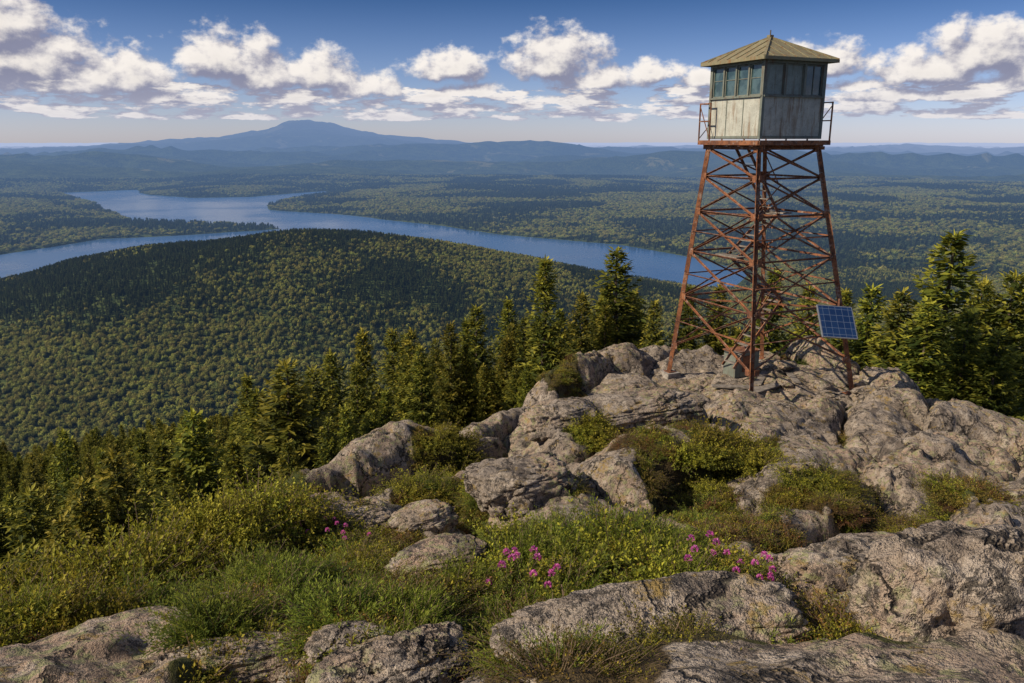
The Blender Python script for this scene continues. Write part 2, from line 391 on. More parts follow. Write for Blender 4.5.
def crown(seed,r=3.6,nq=130,q=.95,hh=1.15,mats=None,name='hardwood_crown'):
    rg=np.random.RandomState(seed); mb=MB()
    d=rg.normal(size=(nq,3)); d/=np.linalg.norm(d,axis=1,keepdims=True); d[:,2]=np.where(d[:,2]<-.2,-d[:,2],d[:,2])
    ph=rg.rand(6)*6.28
    lump=1+.18*np.sin(3*np.arctan2(d[:,1],d[:,0])+ph[0])*np.cos(3*d[:,2]+ph[1])+.12*np.sin(5*d[:,0]+ph[2])+.1*np.sin(7*d[:,1]+ph[3])
    rad=r*lump*rg.uniform(.72,1.05,nq)
    P=d*rad[:,None]*[1,1,hh]+[0,0,r*1.3]
    D=np.cross(d,rg.normal(size=(nq,3))); D/=np.linalg.norm(D,axis=1,keepdims=True)
    Nn=d+rg.normal(size=(nq,3))*.45
    V,Q=quads(P-D*q*.8,D,Nn,q*1.8*rg.uniform(.7,1.3,nq),q*.6)
    mb.add(V,Q,0,np.repeat(np.clip(.2+.55*d[:,2]+.25*rg.rand(nq),0,1),4))
    n2=32
    dd=rg.normal(size=(n2,3)); dd/=np.linalg.norm(dd,axis=1,keepdims=True)
    D2=np.cross(dd,rg.normal(size=(n2,3))); D2/=np.linalg.norm(D2,axis=1,keepdims=True)
    V,Q=quads(dd*r*.55+[0,0,r*1.2]-D2*q*1.6,D2,dd,q*3.4,q*1.6); mb.add(V,Q,0,0.0)
    mb.tube([[0,0,-1],[0,0,r*1.2]],[.25,.15],4,1)
    return mb.mesh(name,mats or [M_hard,M_bark])
def plant(seed,ntw,rad,Lh,nleaf,ll,lw,spread=.8,leafup=.5,mats=None,name='shrub',flowers=0,t0_=.3,dome=False,flat=1.0):
    rg=np.random.RandomState(seed); mb=MB()
    a=rg.rand(ntw)*6.283; rr_=np.sqrt(rg.rand(ntw)); 
    B=np.stack([np.cos(a)*rr_*rad*.55,np.sin(a)*rr_*rad*.55,np.full(ntw,-.06)],1)
    lump=1+.22*np.sin(2*a+seed)+.16*np.sin(5*a+seed*2)+.12*np.sin(9*a+6*rr_+seed*3)
    if dome:
        zc=rg.uniform(.08,1,ntw); a=rg.rand(ntw)*6.283; q=np.sqrt(1-zc*zc)
        D=np.stack([np.cos(a)*q,np.sin(a)*q,zc*flat],1)+rg.normal(0,.12,(ntw,3)); D[:,2]=np.abs(D[:,2])
        ln=np.linalg.norm(D,axis=1,keepdims=True); D/=ln
        lump=1+.20*np.sin(3*a+seed+2*zc)+.14*np.sin(6*a+seed*2+5*zc)
        Lt=Lh*ln[:,0]*rg.uniform(.7,1.12,ntw)*lump; B=np.stack([np.cos(a)*rad*.3*q,np.sin(a)*rad*.3*q,np.full(ntw,-.05)],1)
    else:
        out=np.stack([np.cos(a),np.sin(a),np.zeros(ntw)],1)*(rr_*spread)[:,None]+rg.normal(0,.2,(ntw,3))
        D=out+[0,0,1.0]; D[:,2]=np.abs(D[:,2]); D/=np.linalg.norm(D,axis=1,keepdims=True)
        Lt=Lh*rg.uniform(.6,1.15,ntw)*lump*(1-.35*rr_**2)
    bend=rg.normal(0,.18,(ntw,3)); bend[:,2]=0
    def pos(t): return B+D*(Lt*t)[:,None]+bend*(Lt*t*t)[:,None]
    for k in range(2):
        p0=pos(np.full(ntw,k/2)); p1=pos(np.full(ntw,(k+1)/2)); w=.005*(1-k*.3)*max(1,Lh/.6)
        s=np.stack([-D[:,1],D[:,0],np.zeros(ntw)],1)+.01; s/=np.linalg.norm(s,axis=1,keepdims=True); s*=w
        V=np.stack([p0-s,p0+s,p1+s*.7,p1-s*.7],1).reshape(-1,3); mb.add(V,np.arange(ntw*4).reshape(-1,4),1)
    Ps=[];Ds=[];Ns=[];As=[]
    for i in range(nleaf):
        t=np.full(ntw,t0_+(1-t0_)*(i+1)/nleaf)+rg.normal(0,.03,ntw)
        p=pos(t); an=i*2.4+rg.rand(ntw)*1.0+a
        e1=np.cross(D,[.3,.2,1.0]); e1/=np.linalg.norm(e1,axis=1,keepdims=True); e2=np.cross(D,e1)
        side=e1*np.cos(an)[:,None]+e2*np.sin(an)[:,None]
        d=side+D*(leafup+.6*(t>.93))[:,None]+rg.normal(0,.2,(ntw,3)); d/=np.linalg.norm(d,axis=1,keepdims=True)
        nn=D+rg.normal(0,.35,(ntw,3))+[0,0,.4]
        Ps.append(p+side*.012*rg.rand());Ds.append(d);Ns.append(nn);As.append(np.clip((t-.35)*1.2*(.5+.5*D[:,2])+rg.normal(.1,.14,ntw),0,1))
    P=np.concatenate(Ps);DD=np.concatenate(Ds);NN=np.concatenate(Ns)
    V,Q=quads(P,DD,NN,ll*rg.uniform(.65,1.25,len(P)),lw*.5*rg.uniform(.8,1.2,len(P)))
    mb.add(V,Q,0,np.repeat(np.concatenate(As),4))
    if flowers:
        tp=pos(np.ones(ntw)); order=np.argsort(-tp[:,2]+rg.rand(ntw)*.15)[:flowers]
        for o in order:
            n=50; d=rg.normal(size=(n,3)); d/=np.linalg.norm(d,axis=1,keepdims=True); d[:,2]=np.abs(d[:,2])*.9
            V,Q=quads(tp[o]+[0,0,.03]+d*.026*[1,1,1.6],d+1e-3,rg.normal(size=(n,3)),.034,.010)
            mb.add(V,Q,2,np.repeat(rg.rand(n),4))
    return mb.mesh(name,(mats or [M_leaf,M_stem])+([M_pink] if flowers else []))
SH={}
SH['leaf']=[plant(s,250,.5,.52,16,.046,.028,1.0,.45,[M_leaf,M_stem],'leafy_shrub',0,.42,True,.85) for s in range(4)]
SH['sprig']=[plant(10+s,190,.5,.42,36,.052,.011,1.2,.9,[M_need,M_stem],'green_heath',0,.3,True,.95) for s in range(3)]
SH['heath']=[plant(20+s,260,.9,.36,14,.030,.017,.9,.5,[M_heath,M_stem],'blueberry_shrub',0,.35,True,.5) for s in range(2)]+[plant(25+s,260,.9,.36,14,.030,.017,.9,.5,[M_leaf,M_stem],'blueberry_shrub',0,.35,True,.5) for s in range(2)]
SH['dry']=[plant(30+s,170,.7,.30,16,.026,.010,1.0,.8,[M_brown,M_stem],'dry_heath',0,.3,True,.5) for s in range(2)]
SH['azalea']=[plant(40+s,160,.45,.44,20,.044,.019,1.0,.6,[M_need,M_stem],'azalea_shrub',6,.35,True,1.0) for s in range(2)]
NAMES={'leaf':'leafy_shrub','sprig':'green_heath_shrub','heath':'blueberry_shrub','dry':'dry_heath_clump','azalea':'pink_azalea'}
def put(kind,x,y,s,sz=1.0):
    z=G(x,y)
    if math.hypot(x-TC[0],y-TC[1])<2.6: return
    obj(NAMES[kind],random.choice(SH[kind]),(x,y,z-.03),None,(random.gauss(0,.1),random.gauss(0,.1),random.random()*6.28),(s,s,s*sz))
def putpx(kind,u,v,s,sz=1.0):
    h=hit(u,v); put(kind,h[0],h[1],s,sz)
def fillp(i,mix,sc,n,szr=(.8,1.1),clip=1.0):
    x,y,rx,ry=pw[i]
    for k in range(n):
        a=random.random()*6.283; r=math.sqrt(random.random())*.95*clip
        kd=random.choice(mix); put(kd,x+math.cos(a)*r*rx,y+math.sin(a)*r*ry,sc*random.uniform(.75,1.2),random.uniform(*szr))
fillp(0,['leaf','leaf','heath'],.8,8,(.7,1.0),.8); fillp(1,['heath','dry'],.75,6,(.6,.9),.8); fillp(2,['leaf','heath','leaf'],1.0,12,(.9,1.3),.8); fillp(3,['heath'],.9,9)
fillp(4,['sprig','heath','leaf'],.7,12); fillp(5,['heath','dry'],.65,9); fillp(6,['heath','heath','heath','dry'],.9,16)
fillp(7,['sprig','sprig','sprig','leaf'],.70,34,(.8,1.2)); fillp(8,['sprig','sprig','heath','leaf'],.56,28); fillp(9,['heath','leaf','sprig'],.8,16)
fillp(10,['leaf','heath'],.9,8,(.8,1.1)); fillp(11,['heath','sprig'],.65,8); fillp(12,['leaf','sprig','heath'],.75,18); fillp(13,['leaf'],1.1,16,(.9,1.3)); fillp(14,['leaf','leaf','sprig'],.9,24,(.9,1.3))
fillp(15,['dry','heath','sprig'],.65,18); fillp(16,['heath','dry','sprig'],.62,20); fillp(17,['heath','dry'],.7,7); fillp(18,['heath'],.7,5); fillp(19,['sprig','heath','dry'],.36,10); fillp(20,['dry','heath'],.5,9)
fillp(21,['leaf','heath','dry'],.75,14); fillp(22,['sprig','heath'],.5,14)
for (u,v,s) in [(700,590,.65),(735,592,.6),(760,600,.6),(510,606,.65),(522,596,.6),(318,548,.75),(345,556,.7)]: putpx('azalea',u,v,s,1.15)
for (u,v,s) in [(578,434,.8),(600,430,.75),(705,462,.95),(735,460,1.05),(760,466,.8)]: putpx('leaf',u,v,s,1.0)
rg=np.random.RandomState(8); cnt=0
ly=[a for a,b in lb_]; lx=[b for a,b in lb_]
for k in range(2600):
    x=rg.uniform(-14.5,-2); y=rg.uniform(4.2,26); d=float(polysd(np.array([x]),np.array([y]),SUM)[0])
    if y<15:
        e=np.interp(y,ly,lx)-x
        if e<.15 or e>9 or d>4.0: continue
        pr=.36 if e<4 else .24
        if y<6: pr*=.8
        if rg.rand()>pr: continue
        s=rg.uniform(.7,1.5)*(.65+.35*ss(0,1.5,e))*(.7 if y<6 else 1.0)
        kd='leaf' if rg.rand()<.75 else ('sprig' if rg.rand()<.5 else 'heath')
    else:
        if d<1.0 or d>3.5 or rg.rand()>.3: continue
        s=rg.uniform(.7,1.2); kd='leaf' if rg.rand()<.7 else 'heath'
    if 512+F*x/(y*CP-G(x,y)*SP)<-60: continue
    put(kd,x,y,s,rg.uniform(.9,1.4)); cnt+=1
for k in range(260):
    x=rg.uniform(4,19.5); y=rg.uniform(10,35); d=float(polysd(np.array([x]),np.array([y]),SUM)[0])
    if d<1.0: continue
    put('leaf' if rg.rand()<.5 else 'heath',x,y,rg.uniform(.8,1.3))
print('shrubs',cnt,time.time()-t0)
# ------------------------------------------------------------------ instancing
def instancer(name,meshes,pts,scl,rot,idx,tilt=None):
    col=bpy.data.collections.new(name+'_kinds')
    for i,me in enumerate(meshes):
        o=bpy.data.objects.new('%s_kind_%02d'%(name,i),me); col.objects.link(o)
    m=bpy.data.meshes.new(name); m.vertices.add(len(pts)); m.vertices.foreach_set('co',np.asarray(pts,float).ravel())
    a=m.attributes.new('sc','FLOAT_VECTOR','POINT'); a.data.foreach_set('vector',np.asarray(scl,float).ravel())
    a=m.attributes.new('rot','FLOAT_VECTOR','POINT'); a.data.foreach_set('vector',np.stack([np.zeros(len(pts)),np.zeros(len(pts)),rot],1).ravel())
    a=m.attributes.new('kind','INT','POINT'); a.data.foreach_set('value',np.asarray(idx,np.int32))
    o=obj(name,m)
    g=bpy.data.node_groups.new(name,'GeometryNodeTree')
    g.interface.new_socket('Geometry',in_out='INPUT',socket_type='NodeSocketGeometry'); g.interface.new_socket('Geometry',in_out='OUTPUT',socket_type='NodeSocketGeometry')
    N=NT(g); gi=N.n('NodeGroupInput'); go=N.n('NodeGroupOutput')
    ci=N.n('GeometryNodeCollectionInfo'); ci.inputs['Collection'].default_value=col; ci.inputs['Separate Children'].default_value=True; ci.inputs['Reset Children'].default_value=True
    def na(nm,dt):
        q=N.n('GeometryNodeInputNamedAttribute',data_type=dt); q.inputs['Name'].default_value=nm
        return [s for s in q.outputs if s.enabled and s.name=='Attribute'][0]
    ip=N.n('GeometryNodeInstanceOnPoints'); L=g.links.new
    L(gi.outputs[0],ip.inputs['Points']); L(ci.outputs[0],ip.inputs['Instance']); ip.inputs['Pick Instance'].default_value=True
    L(na('kind','INT'),ip.inputs['Instance Index']); L(na('rot','FLOAT_VECTOR'),ip.inputs['Rotation']); L(na('sc','FLOAT_VECTOR'),ip.inputs['Scale'])
    L(ip.outputs[0],go.inputs[0])
    md=o.modifiers.new('scatter','NODES'); md.node_group=g
    return o
SPR=[spruce(100+i,7.0,[1.7,1.9,1.5,2.05,1.8,1.4][i],.235,10,1.12) for i in range(6)]
vline_u=[-200,0,100,200,250,330,380,450,500,545,620,680,760,850,900,955,1024,1200]
vline_v=[448,434,420,400,376,348,332,316,300,268,262,296,300,292,288,255,285,290]
def place(u,vt,y,sc=1.0,bushy=1.0):
    r=ray(u,vt); x=r[0]*y; zt=r[2]*y; z=G(x,y)
    Hh=zt-z
    s=Hh/7.0; w=min(max(s,.75),1.3)*bushy
    obj('spruce_tree',random.choice(SPR),(x,y,z-.1),None,(0,0,random.random()*6.28),(w,w,s*1.01))
for q in [(545,257,34,1,1.0),(618,249,36,1,1.3),(582,292,33,1,1.0),(508,300,40,1,1),(476,306,38,1,1),(450,322,34,1,.9),(420,345,32,1,.9),(392,330,46,1,1),(362,330,44,1,1),(330,352,36,1,1),(285,362,27,1,1.2),(312,368,31,1,1.0),(246,376,42,1,1),(192,410,26,1,1.0),(160,440,30,1,1),(112,452,25,1,1),(62,430,52,1,1),(28,490,22,1,1),(80,478,24,1,.9),(140,430,54,1,1),(232,440,25,1,.9),(345,405,26,1,.85),(385,390,28,1,.85),(955,234,33,1,1.6),(873,286,36,1,1.1),(903,290,33,1,1.2),(985,280,37,1,1.2),(1016,272,32,1,1.3),(846,290,38,1,1),(690,286,36,1,1),(655,300,33,1,1),(720,285,36,1,1.1),(775,270,34,1,1.2),(640,312,42,1,1),(560,310,40,1,1),(930,300,31,1,1.3),(1050,250,36,1,1.2),(810,286,36,1,1),(970,310,29,1,1.1),(1000,330,28,1,1.1)]: place(*q)
rg=np.random.RandomState(5)
N0=9000; a=np.radians(rg.uniform(-42,44,N0)); r=np.sqrt(rg.uniform(33**2,450**2,N0)); 
a2=np.radians(rg.uniform(-42,44,1500)); r2=np.sqrt(rg.uniform(22**2,120**2,1500)); a=np.concatenate([a,a2]); r=np.concatenate([r,r2])
X=r*np.sin(a);Y=r*np.cos(a);Z,D_,_=T(X,Y)
ok=(D_>5.5)&((X<2)|(r>31)); X,Y,Z,r=X[ok],Y[ok],Z[ok],r[ok]
Hh=rg.uniform(4.0,8.5,len(X))*(1+.5*ss(80,300,r))
dep=Y*CP-Z*SP; U=512+F*X/dep; Vl=np.interp(U,vline_u,vline_v)+rg.uniform(0,1,len(X))**1.2*np.where(r<90,70,28)
Vl=np.where((r<34)&(X<2),np.maximum(Vl,np.interp(U,[0,250,400,520],[490,430,400,360])),Vl)
aa=341.5-Vl; top=Y*((-F*SP+aa*CP)/(F*CP+aa*SP))
Hm=top-Z; Hh=np.minimum(Hh,Hm*1.0); ok=Hh>2.4
X,Y,Z,Hh,r=X[ok],Y[ok],Z[ok],Hh[ok],r[ok]
s=Hh/7; w=np.maximum(s*.95,.55)*rg.uniform(.75,1.15,len(X))
instancer('spruce_forest',SPR,np.stack([X,Y,Z-.2],1),np.stack([w,w,s],1),rg.rand(len(X))*6.28,rg.randint(0,6,len(X)))
print('near forest',len(X),time.time()-t0)
CR=[crown(200+i) for i in range(4)]; SL=[spruce(300+i,11,2.3,.9,1.8,3.2,[M_spr2,M_bark],'conifer',1.9) for i in range(3)]
def scatter(name,n,ra,rb,sc,pc,seed,cmul=1.0):
    rg=np.random.RandomState(seed); a=np.radians(rg.uniform(-38,38,n)); r=np.sqrt(rg.uniform(ra**2,rb**2,n))
    X=r*np.sin(a);Y=r*np.cos(a);Z,D_,dl=T(X,Y)
    ok=(dl>7)&(Z>LZ+.6)
    if ra<1000: ok&=(X<450)|(r>1300)
    X,Y,Z=X[ok],Y[ok],Z[ok]; n=len(X)
    con=(fbm(X/260,Y/260,77,4)*.6+.5+rg.normal(0,.11,n))<pc  # conifers grouped into dark stands, also in place of cloud shadows
    k=np.where(con,4+rg.randint(0,3,n),rg.randint(0,4,n)); s=sc*rg.uniform(.65,1.25,n)
    sw=s*np.where(con,1.0,rg.uniform(.8,1.2,n))*cmul
    instancer(name,CR+SL,np.stack([X,Y,Z-.5],1),np.stack([sw,sw,s],1),rg.rand(n)*6.28,k); print(name,n)
scatter('hillside_forest',140000,450,2100,.68,.46,11)
scatter('valley_forest',100000,2000,6200,1.1,.52,12,1.8)
print('far forest',time.time()-t0)
rg=np.random.RandomState(17); pts=[];sc=[];kk=[]
small=[plant(60+s,60,.16,.13,10,.022,.011,1.1,.6,[[M_heath,M_need,M_brown,M_leaf][s%4],M_stem],'groundcover',0,.3,True,.8) for s in range(4)]
gt=[]
for s in range(1):
    mb=MB(); r_=np.random.RandomState(s); n=60; P=np.stack([r_.normal(0,.05,n),r_.normal(0,.05,n),np.zeros(n)-.02],1); D=r_.normal(0,.5,(n,3)); D[:,2]=1; D/=np.linalg.norm(D,axis=1,keepdims=True)
    V,Q=quads(P,D,r_.normal(size=(n,3)),r_.uniform(.06,.15,n),.004); mb.add(V,Q,0,np.repeat(r_.rand(n),4)); gt.append(mb.mesh('grass_tuft',[M_heath]))
for k in range(52000):
    x=rg.uniform(-9,18); y=rg.uniform(3.5,32) if rg.rand()<.6 else rg.uniform(3.5,14)
    v=vegat(x,y)
    if v<.5 or rg.rand()>.6: continue
    if math.hypot(x-TC[0],y-TC[1])<2.3 and rg.rand()>.15: continue
    pts.append((x,y,G(x,y))); s=rg.uniform(.6,1.5); sc.append((s,s,s*rg.uniform(.7,1.3))); kk.append(4 if rg.rand()<.06 else rg.choice([0,1,3,3,0,2]))
instancer('ground_cover_plants',small+gt,pts,sc,rg.rand(len(pts))*6.28,kk)
print('cover',len(pts),time.time()-t0)
# ------------------------------------------------------------------ boulders
def boulder(u,v,wpx,hpx,seed,yaw=0,dy=1.0,sink=.35,hs=.55,name='boulder'):
    h=hit(u,v+hpx*.5); dep=h[1]*CP-h[2]*SP; wx=wpx/F*dep/2; hz=hpx/F*dep*hs
    bm=bmesh.new(); bmesh.ops.create_icosphere(bm,subdivisions=6,radius=1)
    o3=Vector((seed*3.1,seed*1.7,seed))
    for vt in bm.verts:
        p=vt.co.copy()
        q=Vector([math.copysign(abs(c)**.8,c) for c in p])
        n=mnoise.fractal(p*.9+o3,1,2,4)*.30
        pw_=p+mnoise.noise_vector(p*2.5+o3)*.2
        vo=mnoise.voronoi(pw_*1.4+o3)[0]; e=vo[1]-vo[0]
        n+=min(e,.07)*1.2-.05+mnoise.fractal(p*5+o3,.8,2,5)*.06
        q*=1+n
        vt.co=Vector((q.x*wx,q.y*wx*dy,q.z*hz))
    me=bpy.data.meshes.new(name); bm.to_mesh(me); bm.free(); me.materials.append(M_boul)
    me.polygons.foreach_set('use_smooth',[True]*len(me.polygons))
    obj(name,me,(h[0],h[1]+wx*dy*.3,h[2]+hz*(1-2*sink)*.5),None,(random.gauss(0,.08),random.gauss(0,.08),yaw))
for b in [(655,678,290,48,1,.1,.4),(390,664,150,50,2,.5,.6),(235,662,170,40,3,.35,.5),(968,606,190,110,4,.25,.75,.2,.76),(835,578,135,58,5,.2,.6,.2,.76),(348,517,90,26,6,.2,.6),(425,512,66,22,7,.4,.6),(440,552,100,24,8,.5,.6),(880,548,110,22,10,.1,.6),(345,640,80,22,12,.4,.6),(520,470,110,40,13,.5,.7),(640,400,120,26,14,.4,.6),(560,410,80,30,15,.5,.7)]:
    boulder(*b)
# ------------------------------------------------------------------ tower
ROT=math.radians(25); LEAN=np.array([-.38,0,0])
ex=np.array([math.cos(ROT),math.sin(ROT),0]); ey=np.array([-math.sin(ROT),math.cos(ROT),0])
def tw(a,b,z): return np.array([TC[0],TC[1],0])+LEAN*min(1,(z+7.3)/7.2)+ex*a+ey*b+np.array([0,0,z])
m,N=mat('rusty_steel'); p=N.n('ShaderNodeNewGeometry').outputs['Position']
n1=N.noise(p,2.2,6,.7); n2=N.noise(p,14,5,.7)
c=N.mix(N.mr(n1,.4,.6),C(.15,.060,.032),C(.30,.12,.052)); c=N.mix(N.mr(n2,.50,.62,0,.75),c,C(.055,.032,.025)); c=N.mix(N.mr(N.noise(p,4,6,.75),.54,.61,0,.6),c,C(.34,.28,.23))
finish(N,bsdf(N,c,.75,.3,bump(N,n2,.4,.01),Metallic=.0)); M_rust=m
def panelmat(name,base,stain,amt=.6):
    m,N=mat(name); p=N.n('ShaderNodeNewGeometry').outputs['Position']
    s=N.noise(N.vm('MULTIPLY',p,(7,7,.8)),1.0,6,.7); n=N.noise(p,3,6,.7); n3=N.noise(p,25,3,.6)
    c=N.mix(N.mr(n,.35,.65),base,tuple(x*.75 for x in base[:3])+(1,))
    c=N.mix(N.mr(s,.48,.66,0,amt),c,stain); c=N.mix(N.mr(n3,.60,.68,0,.6),c,tuple(x*.6 for x in stain[:3])+(1,))
    finish(N,bsdf(N,c,.6,.35,bump(N,n3,.25,.01))); return m
M_wall=panelmat('pale_panel',C(.50,.50,.43),C(.22,.14,.08),.75); M_trim=panelmat('green_grey_trim',C(.19,.21,.175),C(.14,.08,.05),.8); M_roof=panelmat('olive_roof_metal',C(.27,.24,.14),C(.22,.12,.05),.9)
m,N=mat('window_glass'); p=N.n('ShaderNodeNewGeometry').outputs['Position']
n=N.noise(p,2,4,.6); finish(N,bsdf(N,N.mix(N.mr(n,.4,.6),C(.025,.055,.065),C(.07,.12,.13)),.12,.6,bump(N,N.noise(p,1.4,2),.1,.05))); M_glass=m
M_board=panelmat('grey_green_shutter',C(.27,.32,.29),C(.14,.11,.08)); M_wood=simple('weathered_wood',C(.22,.19,.16),.85,.2,6); M_conc=simple('concrete_footing',C(.30,.27,.24),.9,.2,9)
tower=bpy.data.objects.new('fire_lookout_tower',None); scene.collection.objects.link(tower)
zt=-.20; bh=2.0; th=1.14
def leg(i,z):
    sa,sb=[(-1,-1),(1,-1),(1,1),(-1,1)][i]
    f=(z+7.3)/(zt+7.3); hw=bh+(th-bh)*f
    return tw(sa*hw,sb*hw,z)
mb=MB()
for i in range(4):
    p0=leg(i,-7.3); g=G(p0[0],p0[1]); p0=leg(i,g-.1); p1=leg(i,zt)
    o=(p0+p1)/2-tw(0,0,-3.7); o[2]=0
    mb.angle(p0,p1,.125,0,o,.025)
obj('legs',mb.mesh('legs',[M_rust]),parent=tower)
mb=MB()
lv=[-6.7,-5.0,-3.5,-2.2,-1.1,zt-.05]
for i in range(4):
    j=(i+1)%4
    nrm=(leg(i,-4)+leg(j,-4))/2-tw(0,0,-4); nrm[2]=0; nrm/=np.linalg.norm(nrm)
    for k,z in enumerate(lv):
        if k>0: mb.angle(leg(i,z),leg(j,z),.06,0,nrm,.012)
        if k<len(lv)-1:
            z2=lv[k+1]; o=nrm*.03
            mb.angle(leg(i,z)-o,leg(j,z2)-o,.052,0,nrm,.010); mb.angle(leg(j,z)+o,leg(i,z2)+o,.052,0,nrm,.010)
            mid=(leg(i,z)+leg(j,z)+leg(i,z2)+leg(j,z2))/4; zm=(z+z2)/2
            if k<3:
                mb.angle(leg(i,zm)+o*2,mid+o*2,.04,0,nrm,.01); mb.angle(leg(j,zm)+o*2,mid+o*2,.04,0,nrm,.01)
        for e in (i,j):
            pp=leg(e,z)+(leg(j if e==i else i,z)-leg(e,z))*.04+nrm*.04
            ax=leg(j,z)-leg(i,z); ax/=np.linalg.norm(ax)
            R=np.stack([ax,nrm,[0,0,1]],1); mb.box(pp,.18,.012,.20,0,R)
for z in (lv[1],lv[3]):
    mb.angle(leg(0,z),leg(2,z),.05,0,(0,0,1),.01); mb.angle(leg(1,z)-[0,0,.08],leg(3,z)-[0,0,.08],.05,0,(0,0,1),.01)
obj('bracing',mb.mesh('bracing',[M_rust]),parent=tower)
mb=MB()
zs=[-7.15,-5.0,-3.5,-2.2,-.1]; sg=-1
for k in range(4):
    za,zb=zs[k],zs[k+1]; xa=sg*.8*(1.25-k*.14); xb=-xa
    for b in (-.27,.27):
        mb.beam(tw(xa,.25+b,za),tw(xb,.25+b,zb),.03,.09,0)
    n=8
    for q in range(n):
        f=(q+.5)/n; mb.box(tw(xa+(xb-xa)*f,.25,za+(zb-za)*f),.15,.5,.025,1,np.stack([ex,ey,[0,0,1]],1))
    mb.beam(tw(xa,-.04,za+.85),tw(xb,-.04,zb+.85),.025,.025,0)
    if k<3: mb.box(tw(xb*1.1,.25,zb-.03),.35,1.0,.04,1,np.stack([ex,ey,[0,0,1]],1))
    sg*=-1
obj('stair',mb.mesh('stair',[M_rust,M_wood]),parent=tower)
mb=MB()
for i in range(4):
    p0=leg(i,-7.3); g=G(p0[0],p0[1]); mb.box([p0[0],p0[1],g-.08],.5,.5,.42,0,np.stack([ex,ey,[0,0,1]],1)); mb.box([p0[0],p0[1],g+.14],.3,.3,.03,1,np.stack([ex,ey,[0,0,1]],1))
obj('footings',mb.mesh('footings',[M_conc,M_rust]),parent=tower)
Rm=np.stack([ex,ey,[0,0,1]],1)
mb=MB()
PW=1.36
for b in (-1.1,-.55,0,.55,1.1): mb.beam(tw(-PW,b,-.12),tw(PW,b,-.12),.05,.12,0)
for b in (-1.14,1.14): mb.beam(tw(b,-PW,-.23),tw(b,PW,-.23),.07,.10,0)
for k in range(15):
    b=-PW+.1+k*(2*PW-.2)/14; mb.box(tw(0,b,-.03),2*PW,.17,.04,1,Rm)
for sgn in (-1,1):
    mb.beam(tw(-PW,sgn*(PW+.02),-.08),tw(PW,sgn*(PW+.02),-.08),.03,.13,0); mb.beam(tw(sgn*(PW+.02),-PW,-.08),tw(sgn*(PW+.02),PW,-.08),.03,.13,0)
obj('platform',mb.mesh('platform',[M_rust,M_wood]),parent=tower)
mb=MB(); rl=[(-PW,.85),(-PW,PW),(-.45,PW),(.45,PW),(PW,PW),(PW,.45),(PW,-.45),(PW,-PW+.02)]
for k,(a,b) in enumerate(rl):
    mb.beam(tw(a,b,-.1),tw(a,b,1.10),.04,.04,0)
    if k<len(rl)-1:
        a2_,b2_=rl[k+1]
        for z in (1.08,.56): mb.beam(tw(a,b,z),tw(a2_,b2_,z),.035,.035,0)
        mb.beam(tw(a,b,.03),tw(a2_,b2_,1.0),.02,.02,0)
obj('railing',mb.mesh('railing',[M_rust]),parent=tower)
CW=1.16; mb=MB(); zf=.03; zs_=1.20; ze=2.22
faces=[(-1,0),(0,-1),(1,0),(0,1)]
def face(fi):
    a,b=faces[fi]; n=ex*a+ey*b; t=np.cross([0,0,1],n); return n,t
cab=tw(0,0,0)
for fi in range(4):
    n,t=face(fi); R=np.stack([t,n,[0,0,1]],1)
    def bx(s,z,w,h,dn,th_,m): mb.box(cab+n*(CW+dn)+t*s+np.array([0,0,z]),w,th_,h,m,R)
    full=2*CW-.10
    bx(0,(zf+zs_)/2,full,zs_-zf,-.05,.08,0)
    for s in np.linspace(-CW+.05,CW-.05,4)[1:-1]: bx(s,zs_/2,.03,zs_-.10,-.006,.016,1 if fi==0 else 0)
    bx(0,zf+.05,full,.07,0,.03,1); bx(0,zs_+.02,full+.06,.05,.012,.09,1); bx(0,ze-.05,full,.10,-.01,.10,1)
    nw=4 if fi in(0,2) else 3
    ws=np.linspace(-CW+.06,CW-.06,nw+1)
    for s in ws: bx(s,(zs_+ze)/2-.02,.06 if nw==4 else .08,ze-zs_-.15,-.012,.075,1)
    for q in range(nw):
        c=(ws[q]+ws[q+1])/2; ww=ws[q+1]-ws[q]-.06; zc_=(zs_+ze)/2-.03; hh=ze-zs_-.16
        shut=(fi==1 and q in (0,1))
        bx(c,zc_,ww,hh,-.055,.012,3 if shut else 2)
        fr=1
        bx(c,zc_+hh/2-.015,ww,.035,-.035,.03,fr); bx(c,zc_-hh/2+.015,ww,.035,-.035,.03,fr)
        bx(c-ww/2+.018,zc_,.034,hh-.07,-.035,.03,fr); bx(c+ww/2-.018,zc_,.034,hh-.07,-.035,.03,fr)
        if not shut: bx(c,zc_+.05 if fi==0 else zc_-.0,ww-.07 if fi==0 else .02,.02 if fi==0 else hh-.07,-.04,.02,fr)
for a in(-1,1):
    for b in(-1,1): mb.box(tw(a*(CW-.02),b*(CW-.02),(zf+ze)/2),.09,.09,ze-zf,1,Rm)
mb.box(tw(0,0,.06),2*CW-.2,2*CW-.2,.05,1,Rm); mb.box(tw(0,0,ze-.02),2*CW-.2,2*CW-.2,.05,1,Rm)
obj('cab',mb.mesh('cab',[M_wall,M_trim,M_glass,M_board]),parent=tower)
mb=MB(); EW=1.40; zr=2.23; za=2.96
V=[tw(a*EW,b*EW,zr+.04) for a,b in((-1,-1),(1,-1),(1,1),(-1,1))]+[tw(0,0,za)]
mb.add(V,[[0,1,4],[1,2,4],[2,3,4],[3,0,4]],0); 
V=[tw(a*(EW-.005),b*(EW-.005),zr-.03) for a,b in((-1,-1),(1,-1),(1,1),(-1,1))]; mb.add(V,[[3,2,1,0]],1)
